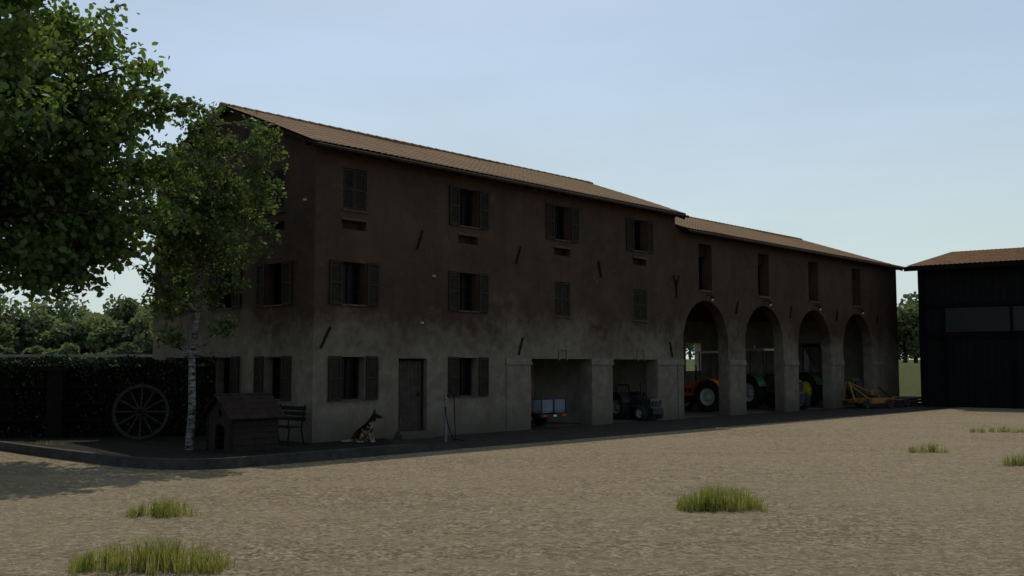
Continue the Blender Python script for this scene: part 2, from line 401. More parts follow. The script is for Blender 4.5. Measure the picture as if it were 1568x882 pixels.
liw=MB(); liw.box(B1-TH-.02,B1-TH-.003,TH+.01,BD-TH-.01,0,4.5); liw.box(B0+.003,B0+.02,TH+.01,BD-TH-.01,0,4.5); liw.obj('inner_walls',[M_plas2],barn)
pf=MB()
for a,b in zip([16.64]+[x[1]+.02 for x in arches],[x[0]-.02 for x in arches]+[B1-.0]):
    pier(pf,a+.02,b-.02 if b<B1-.1 else a+1.34)
pf.obj('pier_facings',[M_band,M_plas],barn)
nm=MB(); lm=MB()
for a,b in arches:
    cx=(a+b)/2
    nm.box(cx-.52,cx+.52,-.05,.3,4.87,4.945,0)
    nm.box(cx-.48,cx-.1,.25,.29,4.95,6.75,1)
    nm.box(cx-.1,cx+.48,.25,.29,6.3,6.75,1)
    lm.path([(cx,0,4.72),(cx,-.22,4.76),(cx,-.3,4.68)],[.018]*3,6,0)
    lm.tube((cx,-.3,4.70),(cx,-.3,4.60),.05,.11,10,0); lm.tube((cx,-.3,4.60),(cx,-.3,4.52),.06,.04,10,1)
nm.obj('niche_trim',[M_sill,M_dwood],barn); lm.obj('wall_lamps',[M_iron,M_white],barn)
an=MB()
for k in range(4): anchor(an,17.08+4.63*k+3.27+.68,4.35,.16,.5)
an.obj('wall_anchors',[M_iron],barn)
roof('roof',barn,B0+.17,B1+.28,BD,BE,BR)
# ------------------------------------------------------------------ machine shed (right)
sa=math.atan2(-.60,.80); shed=empty('machine_shed',(20.15,50.2,0),sa)
M_shed=simple('shed_cladding',(.0055,.0055,.006),.8,.3,3,.08)
M_shed2=simple('shed_frame',(.003,.003,.0035),.8,.3,3,.08)
M_sroof=simple('shed_roof_tiles',(.19,.10,.05),.92,.3,2,.1)
m=MB(); SLn=26;SD=17.8;SE=6.85;SR=8.35
m.box(0,SLn,0,.2,0,SE,0); m.box(0,SLn,SD-.2,SD,0,SE,0)
m.prism([(.2,0),(SD-.2,0),(SD-.2,SE),(SD/2,SR),(.2,SE)],'x',0,.2,0); m.prism([(.2,0),(SD-.2,0),(SD-.2,SE),(SD/2,SR),(.2,SE)],'x',SLn-.2,SLn,0)
x=.0
while x<SLn: m.box(x,x+.28,-.10,.0,0,SE,1); x+=6.4
m.box(0.28,SLn,-.06,0,4.85,5.05,1); m.box(.28,SLn,-.06,0,3.3,3.5,1)
x=.3
while x<SLn-.3:
    m.box(x,x+.02,-.015,0,0,SE,1); x+=.31
m.obj('walls',[M_shed,M_shed2],shed)
m=MB()
for k in range(5):
    x=1.25+k*3.0
    m.box(x,x+2.85,-.09,-.065,3.62,4.78,0)
    m.box(x-.08,x,-.12,-.06,0,4.85,1)
m.obj('windows',[simple('shed_glazing',(.014,.015,.016),.45,.2,1,.15,bump=0),M_shed2],shed)
m=MB(); sl=(SR-SE)/(SD/2); ov=.5
for side in(0,1):
    y0=-ov if side==0 else SD+ov
    m.hexa([(-.45,y0,SE-ov*sl),(SLn+.5,y0,SE-ov*sl),(SLn+.5,SD/2,SR),(-.45,SD/2,SR)],[(-.45,y0,SE-ov*sl+.1),(SLn+.5,y0,SE-ov*sl+.1),(SLn+.5,SD/2,SR+.1),(-.45,SD/2,SR+.1)],1)
    ns=240;vs=[]
    for j in range(30):
        for e in(0,1):
            q=(j+e)/30; yy=y0+(SD/2-y0)*q; zz=SE-ov*sl+(SR-SE+ov*sl)*q+.115+.015*(1-e)
            for i in range(ns+1):
                s=-.5+(SLn+1.0)*i/ns; vs.append((s,yy,zz+.02*(i%2)))
    m.add(vs,[(k*(ns+1)+i,k*(ns+1)+i+1,(k+1)*(ns+1)+i+1,(k+1)*(ns+1)+i) for k in range(59) for i in range(ns)],0)
m.box(-.5,SLn+.5,-ov-.13,-ov-.01,SE-ov*sl-.12,SE-ov*sl+.1,1)
m.obj('roof',[M_sroof,M_shed2],shed)
# ------------------------------------------------------------------ vegetation
def leafmat(name,a,b,cc,tr=.35,sc=1.3,tm=(1.25,1.3,.6)):
    n=N(name); f=n.noise(sc,3,.6); f2=n.noise(23,2,.5)
    col=n.ramp(f,[(.32,a),(.52,b),(.72,cc)]); col=n.mix(n.ramp(f2,[(.4,0),(.7,.4)]),col,n.mix(1,col,(1.5,1.35,1.0),'MULTIPLY'))
    for x in list(n.n):
        if x.type=='BSDF_PRINCIPLED': n.n.remove(x)
    d=n.n.new('ShaderNodeBsdfDiffuse'); t=n.n.new('ShaderNodeBsdfTranslucent'); g=n.n.new('ShaderNodeBsdfGlossy')
    g.inputs['Roughness'].default_value=.5; g.inputs['Color'].default_value=(.8,.85,.8,1)
    m1=n.n.new('ShaderNodeMixShader'); m1.inputs[0].default_value=tr; m2=n.n.new('ShaderNodeMixShader'); m2.inputs[0].default_value=.025
    n.l.new(col,d.inputs[0]); n.l.new(n.mix(1,col,tm,'MULTIPLY'),t.inputs[0])
    n.l.new(d.outputs[0],m1.inputs[1]); n.l.new(t.outputs[0],m1.inputs[2]); n.l.new(m1.outputs[0],m2.inputs[1]); n.l.new(g.outputs[0],m2.inputs[2])
    out=[x for x in n.n if x.type=='OUTPUT_MATERIAL'][0]; n.l.new(m2.outputs[0],out.inputs[0]); return n.mat
def leafobj(name,C,size,mat,parent,rng,up=.6,asp=.62,sv=.35):
    n=len(C); C=np.asarray(C)
    nn=rng.normal(size=(n,3)); nn[:,2]+=up*1.5*rng.random(n); nn/=np.linalg.norm(nn,axis=1)[:,None]
    a=np.cross(nn,rng.normal(size=(n,3))); a/=np.linalg.norm(a,axis=1)[:,None]; b=np.cross(nn,a)
    sz=size*(1-sv+2*sv*rng.random(n))[:,None]
    shp=[(-.5,0,0),(-.2,.42*asp*1.3,.07),(.22,.38*asp*1.2,.05),(.5,0,-.05),(.22,-.38*asp*1.2,.05),(-.2,-.42*asp*1.3,.07)]
    V=np.stack([C+sz*(a*p[0]+b*p[1]+nn*p[2]) for p in shp],axis=1).reshape(-1,3)
    me=bpy.data.meshes.new(name); me.vertices.add(n*6); me.vertices.foreach_set('co',V.ravel().astype('f'))
    me.loops.add(n*6); me.loops.foreach_set('vertex_index',np.arange(n*6,dtype='i'))
    me.polygons.add(n); me.polygons.foreach_set('loop_start',np.arange(0,n*6,6,dtype='i'))
    me.update(calc_edges=True); me.materials.append(mat)
    o=bpy.data.objects.new(name,me); return link(o,parent)
def bez(p,q,sag,k=5):
    p=Vector(p);q=Vector(q); m=(p+q)/2+Vector(sag); return [p*(1-t)**2+m*2*t*(1-t)+q*t*t for t in [i/k for i in range(k+1)]]
M_bark=simple('bark',(.035,.028,.02),.95,.4,10,bump=.8)
def tree(name,loc,trunk,clumps,rng,lsize,nleaf,mat,bark,r0,wig=.4,imin=0):
    e=empty(name,loc); m=MB()
    tp=[Vector(p) for p in trunk]; rs=[r0*(1-.8*i/(len(tp)-1)) for i in range(len(tp))]
    m.path(tp,rs,10,0); C=[]
    for (c,r) in clumps:
        c=Vector(c)
        cand=[(abs((p.z)-(c.z-.45*math.hypot(p.x-c.x,p.y-c.y)-.2)),i) for i,p in enumerate(tp) if i>=imin]; i=min(cand)[1]
        rr=max(.018,rs[i]*.42)
        bp=bez(tp[i],c,(rng.normal()*wig*.4,rng.normal()*wig*.4,.15 if c.z>tp[i].z else .7),6); m.path(bp,[rr*(1-.75*k/6) for k in range(7)],6,0)
        for _ in range(7):
            d=Vector(rng.normal(size=3)); d.normalize(); s=bp[rng.integers(2,7)]; en=c+Vector((d.x,d.y,d.z*.7))*r*1.2
            m.tube(s,en,rr*.22,.006,4,0)
            mid=s.lerp(en,.6)
            d2=Vector(rng.normal(size=3))*r*.5; m.tube(mid,mid+d2,rr*.14,.004,3,0)
            k=int(nleaf*r*r*.11); tt=rng.random(k)**.6
            C.append(np.array(s)[None]+(np.array(en)-np.array(s))[None]*tt[:,None]+rng.normal(size=(k,3))*r*.13)
            C.append(np.array(mid+d2)[None]+rng.normal(size=(k//2,3))*r*.15)
        k=int(nleaf*r*r*.3); dd=rng.normal(size=(k,3)); dd/=np.linalg.norm(dd,axis=1)[:,None]; rad=rng.random(k)**.45
        jag=1+.3*np.sin(dd[:,0]*6+c.x*3)*np.sin(dd[:,2]*7+c.z)
        C.append(np.array(c)[None]+dd*(rad*jag*r)[:,None]*np.array([1,1,.75]))
    m.obj('trunk_and_limbs',[bark],e,fix=False)
    leafobj('foliage',np.concatenate(C),lsize,mat,e,rng)
    return e
rng=np.random.default_rng(5)
M_leaf1=leafmat('maple_leaves',(.048,.078,.021),(.084,.128,.033),(.135,.19,.052),.52,.6,(1.25,1.3,.7))
M_leaf2=leafmat('birch_leaves',(.044,.068,.021),(.078,.110,.032),(.125,.165,.052),.47,1.2,(1.25,1.3,.7))
cl=[]
for i in range(95):
    while True:
        d=rng.normal(size=3); d/=np.linalg.norm(d); q=rng.random()**.4
        p=np.array([d[0]*4.1*q,d[1]*3.8*q,7.6+d[2]*4.6*q])
        if p[2]>3.5 and not(p[2]<4.6 and abs(p[0])<1): break
    if p[0]>2.3 and p[2]>9.5: p[0]-=1.0
    cl.append((p,.6+.5*rng.random()))
for p,r in(((3.6,-.5,6.8),.8),((4.1,-.3,5.6),.75),((3.4,0,4.6),.7),((4.3,0,7.6),.65),((2.6,-.6,4.0),.6),((3.0,0,9.4),.8),((3.7,0,8.6),.7),((2.0,-1.2,3.7),.6),((1.2,-1,3.9),.6),((3.9,-1,4.9),.55),((4.5,-.2,6.4),.5),((4.7,0,5.1),.5),((3.2,-.4,3.8),.5),((4.2,-.5,4.3),.45),((2.4,.5,4.6),.7),((1.6,.8,4.9),.7)): cl.append((p,r))
tree('maple_tree',(-12.1,22.0,.05),[(0,0,-.1),(.1,0,1.5),(.05,.1,3.0),(.2,0,5),(.1,.1,7),(0,0,9),(.1,0,10.8)],cl,rng,.15,780,M_leaf1,M_bark,.3,imin=3)
def birchbark():
    n=N('birch_bark'); f=n.noise(1,5,.7,co=n.mapping((5,5,16)))
    col=n.ramp(f,[(.42,(.016,.014,.012)),(.5,(.11,.105,.095)),(.7,(.25,.24,.225))]); n.bump(f,.5,.02); return n.fin(col,.85,.2)
cl=[]
def bc(px,py,r,dy=0):
    Z=23.8+dy; cl.append(((( px-784)/1556*Z+7.5,dy,2+(560-py)/1556*Z),r))
for px,py,r in((292,190,.42),(318,182,.38),(268,235,.45),(300,250,.5),(340,225,.42),(398,205,.40),(410,232,.35),(385,262,.45),(352,275,.5),(310,300,.55),(262,300,.5),(238,262,.35),
   (400,310,.42),(368,330,.5),(328,352,.55),(280,355,.55),(242,345,.42),(408,352,.28),(385,385,.4),(345,405,.45),(300,410,.5),(256,405,.42),(232,385,.3),(362,440,.3),(322,455,.32),(270,455,.35),(240,440,.3),
   (340,505,.32),(352,495,.2),(262,515,.32),(250,520,.22),(418,290,.25),(280,165,.25),(385,190,.25),(320,165,.2),(285,280,.5),(330,320,.5),(350,370,.45),(270,330,.5),(300,370,.5),(320,220,.4),(250,375,.4),(230,320,.35),
   (225,420,.35),(222,462,.28),(250,480,.35),(285,440,.4),(215,345,.35),(222,290,.3)):
    bc(px,py,r*.95,rng.normal()*.5)
tree('birch_tree',(-7.5,23.8,.05),[(0,0,-.1),(.05,0,1.0),(.0,.05,2.1),(.12,0,3.2),(.1,0,4.3),(.3,.05,5.4),(.35,0,6.5),(.25,0,7.6)],cl,rng,.095,1450,M_leaf2,birchbark(),.10,wig=.3,imin=2)
# hedge
def boxleaf(x0,x1,y0,y1,z0,z1,n):
    P=np.stack([x0+(x1-x0)*rng.random(n),y0+(y1-y0)*rng.random(n),z0+(z1-z0)*rng.random(n)],1)
    f=rng.integers(0,3,n); P[f==0,1]=y0+.06*rng.normal(size=(f==0).sum()); P[f==1,2]=z1+.05*rng.normal(size=(f==1).sum()); P[:,2]+=.07*np.sin(P[:,0]*3.1)*(P[:,2]>z1-.3); return P
M_hedge=leafmat('hedge_leaves',(.006,.010,.004),(.010,.016,.006),(.017,.025,.009),.2,2)
he=empty('hedge',(-15.3,28.1,0),R(7))
hm=MB(); hm.box(-9,6.9,-.22,.22,0,1.98,0); hm.obj('core',[simple('hedge_core',(.005,.006,.003),.95,.3,5,.05)],he)
leafobj('foliage',boxleaf(-9.1,6.95,-.34,.34,.05,2.1,20000),.085,M_hedge,he,rng)
gp=empty('garden_fence',(-15.3,27.5,0),R(7)); fm=MB()
for x in(2.9,-.4,-3.7): fm.box(x-.2,x+.2,-.2,.2,0,1.85,0); fm.box(x-.25,x+.25,-.25,.25,1.85,1.93,0)
for x0,x1 in((3.1,5.9),(-.2,2.7),(-3.5,-.6)):
    for z in(.5,.95,1.4): fm.box(x0,x1,-.03,.03,z,z+.05,1)
fm.obj('pillars_and_rails',[simple('dark_brick',(.011,.009,.008),.9,.4,6,.05),simple('fence_rail_wood',(.008,.007,.006),.9,.3,6,.05)],gp)
# distant trees
M_far=leafmat('distant_leaves',(.065,.085,.042),(.105,.13,.062),(.16,.185,.09),.45,.25,(1.1,1.15,.8))  # distance haze is mixed into these greyed, lightened greens
def farmass(name,items):
    e=empty(name); C=[]; m=MB()
    for x,y,z,h,wd in items:
        m.tube((x,y,z-.5),(x,y,z+h*.7),.22,.08,6,0)
        for _ in range(14):
            d=rng.normal(size=3); d/=np.linalg.norm(d); q=rng.random()**.4; r=wd*(.28+.2*rng.random())
            c=np.array([x+d[0]*wd*.75*q,y+d[1]*wd*.6*q,z+h*.55+d[2]*h*.40*q]); k=190
            dd=rng.normal(size=(k,3)); dd/=np.linalg.norm(dd,axis=1)[:,None]
            C.append(c[None]+dd*(r*rng.random(k)**.35)[:,None])
            m.tube((x,y,z+h*.35),tuple(c),.07,.02,4,0)
    m.obj('trunks',[M_bark],e,fix=False); leafobj('foliage',np.concatenate(C),.36,M_far,e,rng,sv=.5)
it=[]
for i in range(19):
    it.append((-52+i*2.1+rng.normal()*.6,78+rng.normal()*5,1.6,3.8+rng.random()*2.4,2.4+rng.random()))
for i in range(14): it.append((-70+i*3.6+rng.normal()*.6,100+rng.normal()*4,1.6,4.8+rng.random()*2.8,3.2+rng.random()))
for i in range(16): it.append((-46+i*1.6+rng.normal()*.3,70+rng.normal()*1.2,.9,1.9+rng.random()*.8,1.3))
for x,y,h in((34,88,7.0),(36.5,92,7.5),(31.5,90,6.5),(29,86,8.5),(26,90,9.5),(39,95,8),(33,97,8)): it.append((x,y,2.0,h*.8,2.6))
for i in range(26): it.append((-95+i*7.5+rng.normal()*2,150+rng.normal()*9,2.2,6+rng.random()*3,4.5))
farmass('distant_trees',it)
gr=empty('guard_rail',(-34,60,.0)); m=MB()
for i in range(-3,12): m.box(i*2.0,i*2.0+.1,0,.1,0,2.62,0)
m.box(-7,24,-.06,-.01,2.50,2.66,0); m.obj('rail_and_posts',[simple('galvanised_steel',(.10,.105,.10),.7,.2,3)],gr)
# grass tufts
M_gr=leafmat('grass_blades',(.11,.125,.028),(.18,.195,.050),(.30,.28,.10),.45,5,(1.15,1.15,.7))
def tuft(x,y,wd,dp_,h,n):
    V=[];F=[]
    nc=max(4,int(n/16)); cs=[(random.uniform(-wd/2,wd/2),random.uniform(-dp_/2,dp_/2)) for _ in range(nc)]
    for i in range(n):
        cx_,cy_=random.choice(cs); bx=cx_+random.gauss(0,.045); by=cy_+random.gauss(0,.045)
        f=max(.35,1-(abs(bx)/(wd/2+.05))**2*.6); hh=h*f*random.uniform(.35,1.2)
        an_=random.uniform(0,6.28); le=random.uniform(.05,.5)*hh; wv=random.uniform(.003,.0075); dx,dy=math.cos(an_),math.sin(an_)
        a2=random.uniform(0,6.28); wx,wy=math.cos(a2)*wv,math.sin(a2)*wv; b=len(V)
        V+=[(bx-wx,by-wy,0),(bx+wx,by+wy,0),(bx+dx*le*.35+wx*.8,by+dy*le*.35+wy*.8,hh*.6),(bx+dx*le*.35-wx*.8,by+dy*le*.35-wy*.8,hh*.6),(bx+dx*le,by+dy*le,hh)]
        F+=[(b,b+1,b+2,b+3),(b+3,b+2,b+4)]
    me=bpy.data.meshes.new('grass_tuft'); me.from_pydata(V,[],F); me.materials.append(M_gr)
    o=bpy.data.objects.new('grass_tuft',me); o.location=(x,y,0); link(o)
for X,Z,wd,dd,h,n in((2.92,14.35,1.12,.5,.36,1000),(-3.55,10.15,1.50,.45,.31,1050),(-4.65,13.75,.92,.4,.23,450),(9.65,23.7,.92,.3,.24,280),(14.6,30.7,2.1,.5,.2,420),(10.25,20.6,.8,.3,.26,320),
    (-3.77,21.9,.3,.2,.2,60),(-2.76,23.35,.3,.15,.2,65),(-11.5,25.35,1.0,.2,.16,160),(-8.7,21.3,.18,.1,.14,25)):
    tuft(X,Z,wd,dd,h,n)
# loose stones
st=MB(); 
for i in range(4200):
    Z=9+random.random()**1.6*15; X=random.uniform(-.55,.55)*Z; r=random.uniform(.006,.024)
    sx_,sy_,sz=r*random.uniform(.7,1.4),r*random.uniform(.7,1.4),r*.6; a=random.random()*3
    ca,sa_=math.cos(a),math.sin(a)
    vs=[(sx_,0,0),(0,sy_,0),(-sx_,0,0),(0,-sy_,0),(0,0,sz)]
    vs=[(X+x*ca-y*sa_,Z+x*sa_+y*ca,max(0,z)+.002) for x,y,z in vs]
    st.add(vs,[(0,1,4),(1,2,4),(2,3,4),(3,0,4)],0)
st.obj('loose_gravel',[simple('gravel_stone',(.25,.205,.145),.95,.6,4)],fix=False)
# ------------------------------------------------------------------ vehicles
def wheel(m,c,Rr,wd,ti,ri,lug=True,n=30):
    h=wd/2
    m.lathe_y([(.56*Rr,-h*.75),(.7*Rr,-h*.95),(.9*Rr,-h),(.97*Rr,-h*.75),(.985*Rr,0),(.97*Rr,h*.75),(.9*Rr,h),(.7*Rr,h*.95),(.56*Rr,h*.75)],c,n,ti)
    for sg in(-1,1):
        m.lathe_y([(.58*Rr,sg*h*.78),(.55*Rr,sg*h*.6),(.47*Rr,sg*h*.3),(.22*Rr,sg*h*.35),(.2*Rr,sg*h*.6),(.12*Rr,sg*h*.65),(.0,sg*h*.65)],c,n,ri)
        for i in range(8):
            t=i*math.pi/4; m.tube((c[0]+.33*Rr*math.cos(t),c[1]+sg*h*.32,c[2]+.33*Rr*math.sin(t)),(c[0]+.33*Rr*math.cos(t),c[1]+sg*h*.42,c[2]+.33*Rr*math.sin(t)),.03*Rr,.03*Rr,6,ti)
    if lug:
        k=20
        for i in range(k):
            for sg in(-1,1):
                t=2*math.pi*(i+(.5 if sg>0 else 0))/k
                M=Matrix.Translation(c)@Matrix.Rotation(-t,4,'Y')
                m.hexa([(.955*Rr,sg*.02*wd,-.03*Rr),(.955*Rr,sg*.02*wd,.03*Rr),(.94*Rr,sg*h,.12*Rr),(.94*Rr,sg*h,.06*Rr)],[(1.03*Rr,sg*.02*wd,-.03*Rr),(1.03*Rr,sg*.02*wd,.03*Rr),(1.0*Rr,sg*h,.12*Rr),(1.0*Rr,sg*h,.06*Rr)],ti,M)
def cabglass():
    n=N('clear_cab_glass'); n.b.inputs['Alpha'].default_value=.3; return n.fin((.03,.035,.035),.1,.5)
M_cab=cabglass()
def tractor(name,loc,head,body,rim,L=2.3,Rr=.75,Rf=.42,cab='cab',sc=1,roofc=None,track=.8,beacon=False):
    e=empty(name,loc,math.atan2(head[1],head[0]),s=sc)
    B=simple(name+'_paint',body,.45,.15,3,.4,bump=0); RM=simple(name+'_rim',rim,.55,.15,3,bump=0); RF=simple(name+'_roof',roofc or body,.45,.1,3,bump=0)
    m=MB()
    for sg in(-1,1): wheel(m,(0,sg*track,Rr),Rr,.42,0,1)
    m.obj('rear_wheels',[M_tyre,RM],e,fix=False)
    m=MB()
    for sg in(-1,1): wheel(m,(L,sg*(track-.08),Rf),Rf,.28,0,1,True,24)
    m.tube((L,-track+.1,Rf),(L,track-.1,Rf),.07,.07,8,0); m.obj('front_wheels',[M_tyre,RM],e,fix=False)
    m=MB(); hz=Rr*1.02; ht=Rr*1.95
    m.hexa([(.62,-.33,hz),(L+.55,-.28,hz-.02),(L+.55,.28,hz-.02),(.62,.33,hz)],[(.62,-.30,ht),(L+.42,-.22,ht-.14),(L+.42,.22,ht-.14),(.62,.30,ht)],0)
    for sg in(-1,1):
        pts=[(Rr*1.13*math.cos(a),Rr+Rr*1.13*math.sin(a)) for a in [math.pi*(.1+.72*i/8) for i in range(9)]]
        for p,q in zip(pts,pts[1:]):
            y0,y1=sorted((sg*(track-.27),sg*(track+.22)))
            m.hexa([(p[0],y0,p[1]),(q[0],y0,q[1]),(q[0],y1,q[1]),(p[0],y1,p[1])],[(p[0],y0,p[1]+.035),(q[0],y0,q[1]+.035),(q[0],y1,q[1]+.035),(p[0],y1,p[1]+.035)],0)
    m.obj('bonnet_and_fenders',[B],e,bevel=.03)
    m=MB()
    m.box(-.3,L+.2,-.2,.2,Rr*.6,hz-.003,0); m.box(L+.2,L+.62,-.24,.24,Rf*.9,hz-.03,0)
    m.box(L+.5,L+.57,-.2,.2,hz+.05,ht-.22,0); m.tube((1.25,-.2,ht-.05),(1.25,-.2,ht+.75),.035,.035,8,0); m.tube((1.25,-.2,ht+.1),(1.25,-.2,ht+.5),.06,.06,8,0)
    for sg in(-1,1):
        for i in range(5): m.box(.95+i*.22,.95+i*.22+.14,sg*.325-.004,sg*.325+.004,hz+.15,hz+.32,0)
    m.tube((-.3,0,Rr),(.0,0,Rr),.2,.2,10,0); m.tube((0,-track,Rr),(0,track,Rr),.12,.12,10,0)
    m.box(-.55,-.3,-.35,-.28,.45,.55,0); m.box(-.75,-.3,-.35,-.28,.5,.56,0); m.box(-.75,-.3,.28,.35,.5,.56,0); m.box(-.5,-.3,-.08,.08,.35,.45,0)
    m.box(-.2,.25,-.24,.24,Rr*1.3,Rr*1.45,0); m.box(-.27,-.18,-.24,.24,Rr*1.4,Rr*2.1,0)
    m.tube((.62,0,Rr*1.6),(.42,0,Rr*2.15),.025,.025,6,0)
    m.obj('chassis_seat_exhaust',[M_blk],e)
    m=MB(); top=Rr*2.45+1.02 if cab=='cab' else Rr*1.5+1.35
    if cab=='cab':
        base=Rr*1.35
        for sg in(-1,1):
            m.tube((.7,sg*.5,base),(.52,sg*.56,top),.035,.03,6,0); m.tube((-.55,sg*.6,base),(-.5,sg*.56,top),.04,.04,6,0); m.tube((.05,sg*.6,base),(.0,sg*.58,top),.03,.03,6,0)
            m.add([(.68,sg*.5,base),(-.53,sg*.58,base),(-.48,sg*.55,top),(.5,sg*.55,top)],[(0,1,2,3)],1)
        m.add([(.69,-.48,base),(.69,.48,base),(.5,.54,top),(.5,-.54,top)],[(0,1,2,3)],1); m.add([(-.54,-.57,base+.3),(-.54,.57,base+.3),(-.49,.54,top),(-.49,-.54,top)],[(0,1,2,3)],1)
        m.hexa([(-.68,-.66,top),(.72,-.64,top),(.72,.64,top),(-.68,.66,top)],[(-.58,-.56,top+.17),(.6,-.54,top+.17),(.6,.54,top+.17),(-.58,.56,top+.17)],2)
        for sg in(-1,1): m.tube((.75,sg*.5,top+.02),(.68,sg*.5,top+.02),.07,.07,8,3); m.tube((.55,sg*.6,top-.4),(.62,sg*.95,top-.35),.015,.015,5,0); m.box(.6,.63,sg*.95-.09,sg*.95+.09,top-.6,top-.25,0)
    elif cab=='canopy':
        for sg in(-1,1):
            m.tube((-.3,sg*.5,Rr*1.6),(-.25,sg*.5,top+.2),.03,.03,6,0)
            m.tube((.65,sg*.42,Rr*1.8),(.6,sg*.5,top+.2),.025,.025,6,0)
        m.hexa([(-.6,-.6,top+.2),(.8,-.6,top+.2),(.8,.6,top+.2),(-.6,.6,top+.2)],[(-.55,-.55,top+.29),(.75,-.55,top+.29),(.75,.55,top+.29),(-.55,.55,top+.29)],2)
    else:
        for sg in(-1,1): m.tube((-.35,sg*.35,Rr*1.3),(-.4,sg*.35,Rr*2.7),.03,.03,6,0)
        m.tube((-.4,-.35,Rr*2.7),(-.4,.35,Rr*2.7),.03,.03,6,0)
    if beacon: m.tube((-.1,-.4,top+.27),(-.1,-.4,top+.45),.07,.06,8,4)
    m.obj('cab',[M_blk,M_cab,RF,M_white,simple('beacon_orange',(.6,.2,.02),.4,.1,3,bump=0)],e)
    m=MB(); c=Vector((.42,0,Rr*2.15))
    for i in range(14):
        a,b=2*math.pi*i/14,2*math.pi*(i+1)/14
        m.tube(c+Vector((.06*math.cos(a),.19*math.sin(a),.17*math.cos(a))),c+Vector((.06*math.cos(b),.19*math.sin(b),.17*math.cos(b))),.014,.014,5)
    m.obj('steering_wheel',[M_blk],e); return e
tractor('orange_tractor',(9.0,44.6,0),(-.72,.69),(.60,.12,.02),(.6,.6,.56),2.0,.66,.38,'canopy',1.0,(.6,.6,.57),.68)
tractor('green_tractor',(11.75,47.8,0),(.46,-.888),(.035,.11,.035),(.50,.47,.43),1.9,.76,.42,'canopy',1.0,(.5,.5,.48),.72,True)
tractor('cab_tractor',(15.35,50.9,0),(.46,-.888),(.022,.06,.022),(.95,.74,.04),2.0,.78,.42,'cab',1.0,(.02,.035,.02),.78)
tractor('small_tractor',(4.35,38.3,0),(.50,-.866),(.035,.038,.036),(.28,.29,.29),1.5,.56,.34,'rops',.84,None,.5)
# trailer
def trailer():
    e=empty('farm_trailer',W(9.25,.15),ANG); m=MB()
    m.box(-.62,.62,-.3,1.9,.5,.56,0)
    m.box(-.64,.64,-.33,-.29,.56,.92,0); m.box(-.64,.64,1.9,1.94,.56,.92,0); m.box(-.66,-.62,-.33,1.94,.56,.92,0); m.box(.62,.66,-.33,1.94,.56,.92,0)
    for x in(-.6,0,.6): m.box(x-.03,x+.03,-.36,-.332,.5,.93,1)
    for y in(.3,.9,1.5): m.box(-.685,-.661,y-.03,y+.03,.5,.93,1)
    m.box(-.4,-.32,-.2,1.9,.38,.498,1); m.box(.32,.4,-.2,1.9,.38,.498,1); m.box(-.64,.64,-.34,-.2,.36,.46,1)
    m.box(-.55,-.38,-.375,-.341,.38,.45,2); m.box(.38,.55,-.375,-.341,.38,.45,2); m.box(-.03,.1,-.375,-.341,.38,.44,3)
    m.tube((0,1.9,.45),(0,2.6,.42),.04,.04,8,1); m.tube((-.72,.0,.45),(-.72,.0,1.5),.02,.015,8,2)
    m.obj('body',[simple('trailer_grey_blue',(.10,.125,.155),.55,.25,3),M_blk,simple('red_lens',(.45,.03,.02),.35,.1,3,bump=0),M_white],e)
    m=MB()
    for sg in(-1,1):
        mm=MB(); wheel(mm,(0,0,0),.31,.18,0,1,False,22)
        m.M=Matrix.Translation((sg*.55,.7,.31))@Matrix.Rotation(R(90),4,'Z')
        m.add(mm.v,mm.f,0); m.m[-len(mm.m):]=mm.m; m.M=Matrix.Identity(4)
    m.obj('wheels',[M_tyre,M_conc],e,fix=False)
trailer()
def mower():
    e=empty('orange_mower',W(30.9,-.9),ANG+R(-12)); m=MB()
    O,K,T=0,1,2
    m.hexa([(-.2,-.7,.25),(1.5,-.7,.25),(1.5,.6,.25),(-.2,.6,.25)],[(-.1,-.6,.48),(1.35,-.6,.48),(1.35,.5,.48),(-.1,.5,.48)],O)
    m.tube((.6,-.1,.48),(.6,-.1,.85),.12,.09,10,O); m.box(.4,.8,-.3,.1,.49,.62,K)
    for y in(-.5,.35): m.tube((-.1,y,.4),(-1.1,-.07,1.15),.045,.04,8,O); m.tube((-1.1,y*.8,.35),(-1.1,y*.15,1.25),.045,.04,8,O)
    m.tube((-1.1,-.45,.4),(-1.1,.35,.4),.05,.05,8,O); m.tube((-1.1,-.1,1.2),(1.2,-.1,.55),.04,.04,8,O)
    m.tube((1.5,0,.35),(2.5,0,.4),.07,.06,8,O); m.box(2.2,2.9,-.4,.4,.22,.36,K); m.tube((2.3,.0,.42),(1.3,0,.95),.04,.04,8,K)
    for c in((-.6,-.65,.2),(.9,-.85,.22),(2.8,-.5,.2)): wheel(m,c,.22,.13,T,K,False,18)
    m.obj('body',[simple('implement_orange',(.20,.085,.014),.6,.35,4),M_blk,M_tyre],e,bevel=.0)
    m=MB()
    for k in range(3):
        for i in range(5): m.box(0,2.2,-.6+i*.26,-.6+i*.26+.2,.1+k*.16,.13+k*.16,0)
        for x in(0,1.05,2.1): m.box(x,x+.1,-.6,.64,.001+k*.16,.099+k*.16,0)
    p=m.obj('wooden_pallet',[simple('red_brown_wood',(.10,.045,.028),.85,.3,6)],None); p.location=W(34.1,-1.2); p.rotation_euler=(0,0,ANG+R(-3))
mower()
